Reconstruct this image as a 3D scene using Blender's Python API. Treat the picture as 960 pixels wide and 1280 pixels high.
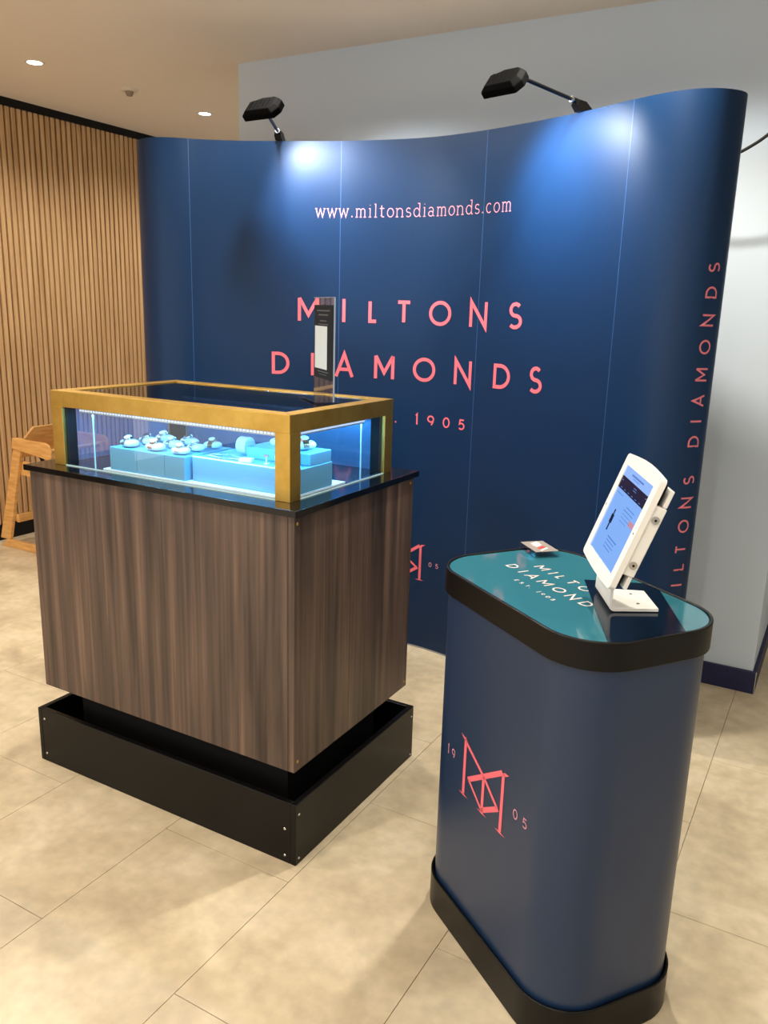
import bpy, bmesh, math, random
from mathutils import Vector, Matrix
random.seed(7)
PI = math.pi
D = bpy.data
COL = bpy.context.scene.collection
for o in list(D.objects):
    D.objects.remove(o)

# ---------------------------------------------------------------- camera, world, exposure
sc = bpy.context.scene
cam = D.cameras.new('camera')
cam.sensor_fit = 'VERTICAL'
cam.sensor_height = 36.0
cam.lens = 1022.1 / 1280 * 36.0
cam.clip_start = 0.05
cam_o = D.objects.new('camera', cam)
COL.objects.link(cam_o)
R_ = Vector((0.8683, 0.4952, 0.0283)).normalized()
F_ = Vector((-0.4751, 0.8468, -0.2394)).normalized()
U_ = R_.cross(F_).normalized()
R_ = F_.cross(U_).normalized()
m = Matrix((R_, U_, -F_)).transposed().to_4x4()
m.translation = Vector((0, 0, 1.5))
cam_o.matrix_world = m
sc.camera = cam_o

sc.view_settings.view_transform = 'Standard'
sc.view_settings.look = 'None'
sc.view_settings.gamma = 1
sc.view_settings.exposure = 0.0

w = D.worlds.new('world')
sc.world = w
w.use_nodes = True
w.node_tree.nodes['Background'].inputs[0].default_value = (1.0, 0.97, 0.93, 1)
w.node_tree.nodes['Background'].inputs[1].default_value = 1.65

WARM = (1.0, 0.93, 0.81)
CEIL = 2.66


def spot(name, loc, target, power, angle, blend, color, radius=0.04, parent=None):
    l = D.lights.new(name, 'SPOT')
    l.energy = power
    l.spot_size = math.radians(angle)
    l.spot_blend = blend
    l.color = color
    l.shadow_soft_size = radius
    o = D.objects.new(name, l)
    COL.objects.link(o)
    d = Vector(target) - Vector(loc)
    o.rotation_euler = d.to_track_quat('-Z', 'Y').to_euler()
    o.location = loc
    return o


def area(name, loc, direction, sx, sy, power, color, xaxis=None):
    l = D.lights.new(name, 'AREA')
    l.shape = 'RECTANGLE'
    l.size = sx
    l.size_y = sy
    l.energy = power
    l.color = color
    o = D.objects.new(name, l)
    COL.objects.link(o)
    z = -Vector(direction).normalized()
    x = Vector(xaxis or (1, 0, 0))
    y = z.cross(x).normalized()
    x = y.cross(z).normalized()
    mm = Matrix((x, y, z)).transposed().to_4x4()
    mm.translation = Vector(loc)
    o.matrix_world = mm
    return o


# downlights: (u, v, power); the fixtures are built further down at the same places
DOWN = [(-3.75, 5.45, 34), (-3.80, 3.05, 34), (-3.75, 4.25, 30), (-3.80, 1.85, 44), (-3.8, 0.65, 36),
        (-1.97, 2.53, 84), (-0.77, 2.53, 125), (0.75, 1.75, 28),
        (-2.9, 0.85, 62), (-1.7, 0.55, 62), (-0.35, 0.35, 44), (0.9, 0.45, 14),  # row before the cabinet: unseen lamps added as front fill
        (-1.7, -0.8, 40), (-0.35, -0.9, 40), (0.9, -0.8, 14), (1.2, 3.9, 14)]  # those behind the camera are unseen, added as fill too
for (u, v, p) in DOWN:
    spot('downlight_beam', (u, v, CEIL - 0.03), (u, v, 0), p, 150, 0.6, WARM, 0.04)


# ---------------------------------------------------------------- materials
def lin(c):
    return tuple(((x / 255) / 12.92 if x / 255 <= 0.04045 else ((x / 255 + 0.055) / 1.055) ** 2.4) for x in c)


def mat(name, col, rough=0.5, metal=0.0, spec=0.5, emit=None, estr=0.0, coat=0.0, bump=None):
    mt = D.materials.new(name)
    mt.use_nodes = True
    nt = mt.node_tree
    b = nt.nodes['Principled BSDF']
    c = lin(col)
    b.inputs['Base Color'].default_value = (*c, 1)
    b.inputs['Roughness'].default_value = rough
    b.inputs['Metallic'].default_value = metal
    b.inputs['Specular IOR Level'].default_value = spec
    b.inputs['Coat Weight'].default_value = coat
    if emit:
        b.inputs['Emission Color'].default_value = (*lin(emit), 1)
        b.inputs['Emission Strength'].default_value = estr
    # faint procedural relief so that nothing is perfectly even
    geo = nt.nodes.new('ShaderNodeNewGeometry')
    nz = nt.nodes.new('ShaderNodeTexNoise')
    s, st = bump or (60, 0.02)
    nz.inputs['Scale'].default_value = s
    nt.links.new(geo.outputs['Position'], nz.inputs['Vector'])
    bp = nt.nodes.new('ShaderNodeBump')
    bp.inputs['Strength'].default_value = st
    bp.inputs['Distance'].default_value = 0.005
    nt.links.new(nz.outputs['Fac'], bp.inputs['Height'])
    nt.links.new(bp.outputs['Normal'], b.inputs['Normal'])
    return mt


def ramp(nt, stops):
    r = nt.nodes.new('ShaderNodeValToRGB')
    e = r.color_ramp.elements
    while len(e) < len(stops):
        e.new(0.5)
    for i, (p, c) in enumerate(stops):
        e[i].position = p
        e[i].color = (*lin(c), 1)
    return r


def noise_mat(name, scale, stops, rough=0.5, detail=6, nscale=1.0, dist=0.0, spec=0.5, bump=0.05, fine=None, metal=0, rr=None):
    """colour from a stretched position noise"""
    mt = D.materials.new(name)
    mt.use_nodes = True
    nt = mt.node_tree
    b = nt.nodes['Principled BSDF']
    b.inputs['Roughness'].default_value = rough
    b.inputs['Specular IOR Level'].default_value = spec
    b.inputs['Metallic'].default_value = metal
    geo = nt.nodes.new('ShaderNodeNewGeometry')
    mp = nt.nodes.new('ShaderNodeMapping')
    mp.inputs['Scale'].default_value = scale
    nt.links.new(geo.outputs['Position'], mp.inputs['Vector'])
    nz = nt.nodes.new('ShaderNodeTexNoise')
    nz.inputs['Scale'].default_value = nscale
    nz.inputs['Detail'].default_value = detail
    nz.inputs['Distortion'].default_value = dist
    nt.links.new(mp.outputs[0], nz.inputs['Vector'])
    r = ramp(nt, stops)
    nt.links.new(nz.outputs['Fac'], r.inputs[0])
    out = r.outputs[0]
    if fine:
        sc2, amt = fine
        mp2 = nt.nodes.new('ShaderNodeMapping')
        mp2.inputs['Scale'].default_value = sc2
        nt.links.new(geo.outputs['Position'], mp2.inputs['Vector'])
        n2 = nt.nodes.new('ShaderNodeTexNoise')
        n2.inputs['Scale'].default_value = 1
        n2.inputs['Detail'].default_value = 4
        nt.links.new(mp2.outputs[0], n2.inputs['Vector'])
        mr = nt.nodes.new('ShaderNodeMapRange')
        mr.inputs['From Min'].default_value = 0.3
        mr.inputs['From Max'].default_value = 0.7
        mr.inputs['To Min'].default_value = 1 - amt
        mr.inputs['To Max'].default_value = 1 + amt
        nt.links.new(n2.outputs['Fac'], mr.inputs['Value'])
        mx = nt.nodes.new('ShaderNodeVectorMath')
        mx.operation = 'SCALE'
        nt.links.new(out, mx.inputs[0])
        nt.links.new(mr.outputs[0], mx.inputs['Scale'])
        out = mx.outputs[0]
    nt.links.new(out, b.inputs['Base Color'])
    if bump:
        bp = nt.nodes.new('ShaderNodeBump')
        bp.inputs['Strength'].default_value = bump
        bp.inputs['Distance'].default_value = 0.004
        nt.links.new(nz.outputs['Fac'], bp.inputs['Height'])
        nt.links.new(bp.outputs['Normal'], b.inputs['Normal'])
    return mt


def glass_mat(name, tint=(1, 1, 1), ior=1.45, rough=0.0):
    """thin architectural glass: clear with Fresnel reflections"""
    mt = D.materials.new(name)
    mt.use_nodes = True
    nt = mt.node_tree
    nt.nodes.clear()
    o = nt.nodes.new('ShaderNodeOutputMaterial')
    mx = nt.nodes.new('ShaderNodeMixShader')
    tr = nt.nodes.new('ShaderNodeBsdfTransparent')
    gl = nt.nodes.new('ShaderNodeBsdfGlossy')
    fr = nt.nodes.new('ShaderNodeFresnel')
    tr.inputs[0].default_value = (*tint, 1)
    gl.inputs['Roughness'].default_value = rough
    geo = nt.nodes.new('ShaderNodeNewGeometry')
    mr = nt.nodes.new('ShaderNodeMapRange')     # same reflectance on both faces of a thin sheet
    mr.inputs['To Min'].default_value = ior
    mr.inputs['To Max'].default_value = 1 / ior
    nt.links.new(geo.outputs['Backfacing'], mr.inputs['Value'])
    nt.links.new(mr.outputs[0], fr.inputs[0])
    nt.links.new(fr.outputs[0], mx.inputs[0])
    nt.links.new(tr.outputs[0], mx.inputs[1])
    nt.links.new(gl.outputs[0], mx.inputs[2])
    nt.links.new(mx.outputs[0], o.inputs[0])
    return mt


M = {}
M['ceiling'] = mat('ceiling_paint', (240, 231, 220), 0.9, bump=(200, 0.02))
M['wall'] = mat('grey_wall_paint', (202, 214, 226), 0.8, bump=(150, 0.03))
M['backing'] = mat('slat_backing', (92, 62, 34), 0.9)
M['oak'] = noise_mat('oak_slat', (30, 30, 1.6), [(0.3, (188, 146, 100)), (0.55, (212, 172, 124)), (0.75, (226, 190, 144))], 0.55, fine=((120, 120, 5), 0.08))
M['floor_base'] = mat('floor_joint', (158, 140, 112), 0.8)
M['tile'] = noise_mat('stone_tile', (1, 1, 1), [(0.28, (182, 165, 138)), (0.48, (200, 184, 154)), (0.68, (213, 198, 170))], 0.42, detail=10, nscale=4.6, dist=0.5, spec=0.4, bump=0.02, fine=((24, 24, 24), 0.10))
M['black'] = mat('satin_black', (11, 10, 10), 0.34, spec=0.22)
M['lampblack'] = mat('lamp_black', (4, 4, 5), 0.7, spec=0.06)
M['black_matt'] = mat('matt_black', (10, 10, 11), 0.7, spec=0.3)
M['navy_trim'] = mat('navy_skirting', (16, 22, 66), 0.5)
M['chrome'] = mat('chrome', (205, 205, 205), 0.25, 1.0)
M['gold_screw'] = mat('gold_screw', (200, 160, 90), 0.3, 1.0)
M['walnut'] = noise_mat('walnut', (27, 27, 1.3), [(0.30, (44, 34, 30)), (0.44, (74, 59, 51)), (0.56, (88, 70, 60)), (0.72, (110, 88, 74))], 0.42, detail=4, nscale=1.0, dist=0.25, fine=((110, 110, 1.6), 0.30), bump=0.03)
M['walnut_edge'] = noise_mat('walnut_edge', (40, 40, 1.0), [(0.3, (92, 74, 60)), (0.7, (140, 116, 96))], 0.45, fine=((140, 140, 3), 0.12))
M['brass'] = noise_mat('brushed_brass', (9, 9, 9), [(0.35, (204, 162, 76)), (0.6, (220, 180, 92))], 0.38, metal=1.0, bump=0.02, fine=((60, 60, 60), 0.04))
M['table_black'] = mat('gloss_black_top', (10, 11, 14), 0.09, spec=0.6, bump=(30, 0.0))
M['glass'] = glass_mat('clear_glass', (0.965, 0.985, 0.98))
M['glass_top'] = glass_mat('dark_glass_top', (0.42, 0.50, 0.60), 1.75)  # dark tint painted in so the navy reflection hides the case inside
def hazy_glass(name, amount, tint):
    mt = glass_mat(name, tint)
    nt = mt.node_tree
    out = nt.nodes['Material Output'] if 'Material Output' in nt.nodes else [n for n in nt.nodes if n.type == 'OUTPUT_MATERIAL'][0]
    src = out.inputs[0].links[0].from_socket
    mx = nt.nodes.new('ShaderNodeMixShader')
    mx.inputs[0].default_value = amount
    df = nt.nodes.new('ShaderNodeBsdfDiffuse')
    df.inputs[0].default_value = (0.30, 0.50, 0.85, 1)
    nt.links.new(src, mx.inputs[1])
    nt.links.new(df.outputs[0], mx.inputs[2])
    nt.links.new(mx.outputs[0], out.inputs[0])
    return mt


M['glass_hazy'] = hazy_glass('blue_haze_glass', 0.17, (0.86, 0.93, 1.0))  # painted-in blue haze for the LED glow on the panes
M['acrylic'] = glass_mat('clear_acrylic', (0.90, 0.93, 0.95), 1.5, 0.02)
M['edge_dim'] = mat('acrylic_edge', (150, 166, 188), 0.2)
M['edge'] = mat('polished_glass_edge', (190, 225, 230), 0.15, spec=0.8)
M['aqua'] = mat('display_block', (108, 164, 194), 0.35, spec=0.5)
M['white'] = mat('display_white', (238, 242, 244), 0.45)
M['cushion'] = mat('cushion', (216, 228, 232), 0.6)
M['silver'] = mat('silver', (214, 216, 220), 0.22, 1.0)
M['rose'] = mat('rose_gold', (206, 150, 124), 0.22, 1.0)
M['dial'] = mat('dial', (226, 230, 236), 0.25)
M['dial_dark'] = mat('dial_dark', (30, 38, 60), 0.2)
M['led'] = mat('led', (255, 255, 255), 0.4, emit=(175, 205, 255), estr=1.0)
M['led_bar'] = mat('led_channel', (200, 206, 210), 0.35, 0.6)
M['backdrop'] = mat('navy_laminate', (5, 40, 76), 0.42, spec=0.28, bump=(25, 0.015))
M['seam'] = mat('panel_seam', (44, 84, 136), 0.4)
M['pink'] = mat('coral_print', (234, 108, 122), 0.45)
M['pink_pale'] = mat('pale_pink_print', (204, 138, 158), 0.45)
M['silverprint'] = mat('silver_print', (226, 214, 210), 0.35)
M['navy_wrap'] = mat('navy_wrap', (24, 46, 76), 0.34, spec=0.5, bump=(25, 0.015))
M['teal'] = mat('teal_print_top', (46, 108, 122), 0.07, spec=0.6, bump=(20, 0.0))
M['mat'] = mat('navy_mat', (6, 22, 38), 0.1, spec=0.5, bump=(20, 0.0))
M['tablet_white'] = mat('white_powder_coat', (238, 236, 230), 0.38)
M['screen'] = mat('screen', (20, 24, 40), 0.15, emit=(134, 180, 250), estr=0.95)
M['screen_head'] = mat('screen_header', (20, 24, 40), 0.15, emit=(146, 186, 255), estr=1.0)
M['screen_dark'] = mat('screen_dark', (8, 10, 20), 0.15, emit=(14, 20, 44), estr=1.0)
M['screen_text'] = mat('screen_text', (20, 24, 40), 0.15, emit=(88, 128, 200), estr=1.0)
M['screen_pink'] = mat('screen_pink', (20, 24, 40), 0.15, emit=(200, 140, 150), estr=1.0)
M['poster'] = mat('poster_black', (24, 34, 42), 0.6, spec=0.2)
M['poster_white'] = mat('poster_white', (214, 226, 228), 0.5)
M['poster_text'] = mat('poster_text', (84, 92, 98), 0.5)
M['beech'] = noise_mat('beech', (10, 10, 60), [(0.3, (206, 150, 84)), (0.7, (232, 182, 112))], 0.45, fine=((20, 20, 200), 0.05))
M['lens'] = mat('downlight_lens', (255, 250, 240), 0.4, emit=(255, 250, 238), estr=9.0)
M['lamp_lens'] = mat('floodlight_lens', (255, 255, 255), 0.4, emit=(235, 244, 255), estr=6.0)
M['trim_white'] = mat('white_plastic', (224, 214, 200), 0.5)


# ---------------------------------------------------------------- helpers
def new_obj(name, verts, faces, material, parent=None, smooth=False, label=None, bevel=0, mats=None, fm=None):
    me = D.meshes.new(name)
    off = Vector((0, 0, 0))
    if parent is not None:
        p = parent
        while p is not None:
            off += p.location
            p = p.parent
    me.from_pydata([tuple(Vector(v) - off) for v in verts], [], faces)
    me.materials.append(material)
    if mats:
        for mm in mats:
            me.materials.append(mm)
        for i, k in enumerate(fm):
            me.polygons[i].material_index = k
    me.update()
    bm = bmesh.new()
    bm.from_mesh(me)
    bmesh.ops.recalc_face_normals(bm, faces=bm.faces)
    bm.to_mesh(me)
    bm.free()
    if smooth:
        for p in me.polygons:
            p.use_smooth = True
    o = D.objects.new(name, me)
    COL.objects.link(o)
    if parent is not None:
        o.parent = parent
    if label:
        o['label'] = label
    if bevel:
        bv = o.modifiers.new('bevel', 'BEVEL')
        bv.width = bevel
        bv.segments = 2
        bv.limit_method = 'ANGLE'
    if smooth:
        try:
            me.set_sharp_from_angle(angle=math.radians(40))
        except Exception:
            pass
    return o


class MB:
    """collects geometry in world coordinates"""
    def __init__(self):
        self.v = []
        self.f = []

    def add(self, vs, fs):
        n = len(self.v)
        self.v += [tuple(a) for a in vs]
        self.f += [tuple(i + n for i in f) for f in fs]
        return self

    def box(self, x0, x1, y0, y1, z0, z1):
        return self.add([(x0, y0, z0), (x1, y0, z0), (x1, y1, z0), (x0, y1, z0), (x0, y0, z1), (x1, y0, z1), (x1, y1, z1), (x0, y1, z1)],
                        [(0, 3, 2, 1), (4, 5, 6, 7), (0, 1, 5, 4), (1, 2, 6, 5), (2, 3, 7, 6), (3, 0, 4, 7)])

    def obox(self, c, X, Y, Z, a, b, d):
        """oriented box: centre c, half sizes a,b,d along X,Y,Z"""
        c, X, Y, Z = Vector(c), Vector(X), Vector(Y), Vector(Z)
        vs = [c + X * a * i + Y * b * j + Z * d * k for k in (-1, 1) for (i, j) in ((-1, -1), (1, -1), (1, 1), (-1, 1))]
        return self.add(vs, [(0, 3, 2, 1), (4, 5, 6, 7), (0, 1, 5, 4), (1, 2, 6, 5), (2, 3, 7, 6), (3, 0, 4, 7)])

    def prism(self, poly, f):
        """poly: 2D points; f(p, k) -> 3D for k=0,1"""
        n = len(poly)
        vs = [f(p, 0) for p in poly] + [f(p, 1) for p in poly]
        return self.add(vs, [tuple(range(n))[::-1], tuple(range(n, 2 * n))] + [(i, (i + 1) % n, n + (i + 1) % n, n + i) for i in range(n)])

    def cyl(self, p0, p1, r, n=16, r1=None):
        p0, p1 = Vector(p0), Vector(p1)
        z = (p1 - p0).normalized()
        x = z.orthogonal().normalized()
        y = z.cross(x)
        r1 = r if r1 is None else r1
        vs = [p0 + (x * math.cos(2 * PI * i / n) + y * math.sin(2 * PI * i / n)) * r for i in range(n)] + \
             [p1 + (x * math.cos(2 * PI * i / n) + y * math.sin(2 * PI * i / n)) * r1 for i in range(n)]
        return self.add(vs, [tuple(range(n))[::-1], tuple(range(n, 2 * n))] + [(i, (i + 1) % n, n + (i + 1) % n, n + i) for i in range(n)])

    def tube(self, pts, r, n=8):
        pts = [Vector(p) for p in pts]
        vs = []
        up = None
        for i, p in enumerate(pts):
            t = (pts[min(i + 1, len(pts) - 1)] - pts[max(i - 1, 0)]).normalized()
            x = t.orthogonal().normalized() if up is None else (up - t * up.dot(t)).normalized()
            up = x
            y = t.cross(x)
            vs += [p + (x * math.cos(2 * PI * k / n) + y * math.sin(2 * PI * k / n)) * r for k in range(n)]
        fs = [(i * n + k, i * n + (k + 1) % n, (i + 1) * n + (k + 1) % n, (i + 1) * n + k) for i in range(len(pts) - 1) for k in range(n)]
        fs += [tuple(range(n))[::-1], tuple(range((len(pts) - 1) * n, len(pts) * n))]
        return self.add(vs, fs)

    def build(self, name, material, parent=None, **k):
        return new_obj(name, self.v, self.f, material, parent, **k)


def thing(name, loc, label, cat, group=None):
    o = D.objects.new(name, None)
    o.empty_display_size = 0.05
    COL.objects.link(o)
    o.location = loc
    o['label'] = label
    o['category'] = cat
    if group:
        o['group'] = group
    return o


def struct(o):
    o['kind'] = 'structure'
    return o


def copy_tree(o, parent=None):
    c = o.copy()
    COL.objects.link(c)
    if parent is not None:
        c.parent = parent
    for ch in list(o.children):
        copy_tree(ch, c)
    return c


def crom(c, k=12):
    c = [Vector(p) for p in c]
    c = [2 * c[0] - c[1]] + c + [2 * c[-1] - c[-2]]
    o = []
    for i in range(1, len(c) - 2):
        p0, p1, p2, p3 = c[i - 1:i + 3]
        for j in range(k):
            t = j / k
            o.append(0.5 * (2 * p1 + (p2 - p0) * t + (2 * p0 - 5 * p1 + 4 * p2 - p3) * t * t + (3 * p1 - p0 - 3 * p2 + p3) * t ** 3))
    o.append(c[-2])
    return o


class Path:
    """plan curve with arc length; at(s, out) gives a point offset to the right-hand/front side"""
    def __init__(self, pts, sign):
        self.p = [Vector(p).to_2d() for p in pts]
        self.s = [0]
        for a, b in zip(self.p, self.p[1:]):
            self.s.append(self.s[-1] + (b - a).length)
        self.sign = sign
        n = len(self.p)
        closed = (self.p[0] - self.p[-1]).length < 1e-6
        self.n = []
        for i in range(n):
            if closed and i in (0, n - 1):
                t = self.p[1] - self.p[-2]
            else:
                t = self.p[min(i + 1, n - 1)] - self.p[max(i - 1, 0)]
            t.normalize()
            self.n.append(Vector((t.y, -t.x)) * sign)

    def at(self, s, z, out=0.0):
        s = max(0, min(s, self.s[-1] - 1e-9))
        lo, hi = 0, len(self.s) - 1
        while hi - lo > 1:
            mid = (lo + hi) // 2
            if self.s[mid] <= s:
                lo = mid
            else:
                hi = mid
        t = (s - self.s[lo]) / (self.s[hi] - self.s[lo])
        p = self.p[lo].lerp(self.p[hi], t)
        nn = self.n[lo].lerp(self.n[hi], t).normalized()
        q = p + nn * out
        return Vector((q.x, q.y, z))


# ---- stroke lettering (flat print laid on a surface through f(x, y) -> 3D)
def arc(cx, cy, rx, ry, a0, a1, n=14):
    return [(cx + rx * math.cos(math.radians(a0 + (a1 - a0) * i / n)), cy + ry * math.sin(math.radians(a0 + (a1 - a0) * i / n))) for i in range(n + 1)]


GL = {
    'M': [[(0, 0), (0, 1)], [(0, 1), (0.5, 0.27), (1, 1)], [(1, 1), (1, 0)]],
    'I': [[(0.5, 0), (0.5, 1)]],
    'L': [[(0, 1), (0, 0), (1, 0)]],
    'T': [[(0, 1), (1, 1)], [(0.5, 1), (0.5, 0)]],
    'O': [arc(0.5, 0.5, 0.5, 0.5, 0, 360, 32)],
    'N': [[(0, 0), (0, 1), (1, 0), (1, 1)]],
    'S': [arc(0.5, 0.75, 0.42, 0.25, 38, 270, 16) + arc(0.5, 0.25, 0.5, 0.25, 90, -140, 16)[1:]],
    'D': [[(0, 0), (0, 1), (0.35, 1)] + arc(0.35, 0.5, 0.65, 0.5, 90, -90, 18)[1:] + [(0, 0)]],
    'A': [[(0, 0), (0.5, 1), (1, 0)], [(0.2, 0.33), (0.8, 0.33)]],
    'E': [[(1, 1), (0, 1), (0, 0), (1, 0)], [(0, 0.52), (0.85, 0.52)]],
    '.': [[(0.5, 0.0), (0.5, 0.03)]],
    '1': [[(0.3, 0.85), (0.6, 1.0), (0.6, 0)]],
    '9': [arc(0.5, 0.68, 0.5, 0.32, 0, 360, 20), [(0.98, 0.62), (0.9, 0.35), (0.62, 0)]],
    '0': [arc(0.5, 0.5, 0.5, 0.5, 0, 360, 28)],
    '5': [[(0.9, 1), (0.2, 1), (0.12, 0.56)] + arc(0.45, 0.32, 0.5, 0.32, 120, -140, 16)],
    # light serif lowercase, x height 1
    'w': [[(0, 1), (0.25, 0), (0.5, 0.95), (0.75, 0), (1, 1)], [(-0.1, 1), (0.12, 1)], [(0.88, 1), (1.1, 1)]],
    'm': [[(0.08, 0), (0.08, 1)], [(0.08, 0.7)] + arc(0.29, 0.7, 0.21, 0.28, 150, 0, 8) + [(0.5, 0)], [(0.5, 0.7)] + arc(0.71, 0.7, 0.21, 0.28, 150, 0, 8) + [(0.92, 0)],
          [(-0.04, 0), (0.2, 0)], [(0.38, 0), (0.62, 0)], [(0.8, 0), (1.04, 0)], [(-0.04, 0.97), (0.08, 0.97)]],
    'n': [[(0.12, 0), (0.12, 1)], [(0.12, 0.7)] + arc(0.5, 0.66, 0.36, 0.32, 150, 0, 8) + [(0.86, 0)], [(-0.06, 0), (0.3, 0)], [(0.68, 0), (1.04, 0)], [(-0.06, 0.97), (0.12, 0.97)]],
    'i': [[(0.5, 0), (0.5, 1), (0.15, 1)], [(0.1, 0), (0.9, 0)], [(0.46, 1.36), (0.54, 1.42)]],
    'l': [[(0.5, 0), (0.5, 1.5), (0.15, 1.5)], [(0.1, 0), (0.9, 0)]],
    't': [[(0.4, 1.35), (0.4, 0.2)] + arc(0.65, 0.2, 0.25, 0.2, 180, 320, 6), [(0.05, 1), (0.85, 1)]],
    'o': [arc(0.5, 0.5, 0.46, 0.5, 0, 360, 20)],
    's': [arc(0.5, 0.75, 0.36, 0.25, 30, 270, 10) + arc(0.5, 0.25, 0.42, 0.25, 90, -150, 10)[1:]],
    'd': [arc(0.45, 0.48, 0.4, 0.48, 0, 360, 18), [(0.86, 0), (0.86, 1.5), (0.6, 1.5)], [(0.86, 0), (1.06, 0)]],
    'a': [arc(0.42, 0.28, 0.36, 0.28, 0, 360, 14), arc(0.42, 0.7, 0.36, 0.3, 150, 0, 8) + [(0.78, 0.08), (0.98, 0)]],
    'c': [arc(0.52, 0.5, 0.44, 0.5, 45, 315, 16)],
}


def ribbon(pts, w, f, out, seg=0.02):
    """mitred ribbon along 2D pts of width w"""
    closed = len(pts) > 3 and abs(pts[0][0] - pts[-1][0]) < 1e-6 and abs(pts[0][1] - pts[-1][1]) < 1e-6
    P = [Vector(p) for p in pts]
    Q = [P[0]]
    for a, b in zip(P, P[1:]):
        n = max(1, int((b - a).length / seg))
        for i in range(1, n + 1):
            Q.append(a.lerp(b, i / n))
    n = len(Q)
    vs = []
    for i in range(n):
        if closed:
            t0 = (Q[i] - Q[i - 1 if i > 0 else n - 2])
            t1 = (Q[i + 1 if i < n - 1 else 1] - Q[i])
        else:
            t0 = Q[i] - Q[i - 1] if i > 0 else Q[1] - Q[0]
            t1 = Q[i + 1] - Q[i] if i < n - 1 else Q[-1] - Q[-2]
        t0.normalize()
        t1.normalize()
        n0 = Vector((-t0.y, t0.x))
        n1 = Vector((-t1.y, t1.x))
        mm = n0 + n1
        if mm.length < 1e-3:
            mm = n0
        mm.normalize()
        k = 1 / max(0.3, mm.dot(n0))
        vs.append(Q[i] + mm * w / 2 * k)
        vs.append(Q[i] - mm * w / 2 * k)
    out.add([f(v.x, v.y) for v in vs], [(2 * i, 2 * i + 1, 2 * i + 3, 2 * i + 2) for i in range(n - 1)])


def glyph(ch, x0, x1, y0, y1, w, f, mb):
    """outer extents given; stroke centre lines inset by w/2"""
    if ch in 'MIATLNE1.':
        iy = 0 if ch not in 'TLE' else w / 2
        ix = w / 2
    else:
        ix = iy = w / 2
    X0, X1, Y0, Y1 = x0 + ix, x1 - ix, y0 + iy, y1 - iy
    if ch == 'I':
        X0 = X1 = (x0 + x1) / 2
    for st in GL[ch]:
        if ch == '.':
            ribbon([(X0, Y0), (X0, Y0 + w)], w, f, mb)
        else:
            ribbon([(X0 + (X1 - X0) * a, Y0 + (Y1 - Y0) * b) for a, b in st], w, f, mb)


# ---------------------------------------------------------------- the room
# floor: joint coloured base with tiles laid on it
fl = struct(MB().box(-6, 4, -4, 8, -0.05, -0.003).build('floor', M['floor_base']))
TW, TL = 0.443, 0.862
tile_mesh = None
k = 0
for i in range(-11, 8):
    u0 = -1.126 + TW * i
    off = 1.11 + (TL / 2 if (i % 2) else 0)
    if u0 < -4.7:
        continue
    for j in range(-4, 5):
        v0 = off + TL * j
        if v0 > 5.6:
            continue
        if tile_mesh is None:
            g = 0.0008
            t = MB().box(g, TW - g, g, TL - g, -0.003, 0).build('tile', M['tile'], bevel=0.0008)
            tile_mesh = t
        else:
            t = tile_mesh.copy()
            COL.objects.link(t)
        t.parent = fl
        t.location = (u0, v0, 0)

struct(MB().box(-6, 4, -4, 8, CEIL, CEIL + 0.1).build('ceiling', M['ceiling']))

# slatted wall on the left
wl = struct(MB().box(-4.75, -4.618, -1.0, 6.3, 0, CEIL).build('wall_left', M['backing']))
sl = None
pitch = 0.0405
for i in range(150):
    v0 = 0.3 + i * pitch
    if sl is None:
        sl = MB().box(-0.018, 0, 0, 0.0275, 0.1, CEIL - 0.045).build('slat', M['oak'], bevel=0.002)
        s = sl
    else:
        s = sl.copy()
        COL.objects.link(s)
    s.parent = wl
    s.location = (-4.60, v0, 0)
struct(MB().box(-4.62, -4.592, -1.0, 6.25, 0, 0.1).build('baseboard_left', M['black_matt']))
struct(MB().box(-4.62, -4.588, -1.0, 6.25, CEIL - 0.045, CEIL).build('trim_1', M['black_matt']))
# far wall beyond the recess
struct(MB().box(-6, 2.45, 6.25, 6.4, 0, CEIL).build('wall_back', M['wall']))

# unseen wall added on the right to hold back world light
struct(MB().box(2.3, 2.45, -4, 8, 0, CEIL).build('wall_light_block', M['wall']))
# grey wall block behind the backdrop
struct(MB().box(-2.857, -0.188, 3.49, 6.249, 0, CEIL).build('wall_right', M['wall']))
mb = MB().box(-2.872, -0.173, 3.475, 3.49, 0, 0.096)
mb.box(-0.188, -0.173, 3.49, 6.25, 0, 0.096)
struct(mb.build('baseboard_right', M['navy_trim'], bevel=0.002))
struct(MB().box(-0.1745, -0.1715, 3.4735, 3.4785, 0, 0.097).box(-0.173, -0.171, 3.49, 6.2, 0.0, 0.006).build('trim_2', M['chrome']))

# ---------------------------------------------------------------- recessed downlights
def ringmesh(c, r0, r1, z0, z1, n=28):
    mb = MB()
    vs = []
    for i in range(n):
        a = 2 * PI * i / n
        for (r, z) in ((r0, z1), (r0, z0 + 0.002), (r1 - 0.004, z0), (r1, z1)):
            vs.append((c[0] + r * math.cos(a), c[1] + r * math.sin(a), z))
    fs = []
    for i in range(n):
        j = (i + 1) % n
        for q in range(3):
            fs.append((i * 4 + q, i * 4 + q + 1, j * 4 + q + 1, j * 4 + q))
    return mb.add(vs, fs)


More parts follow.
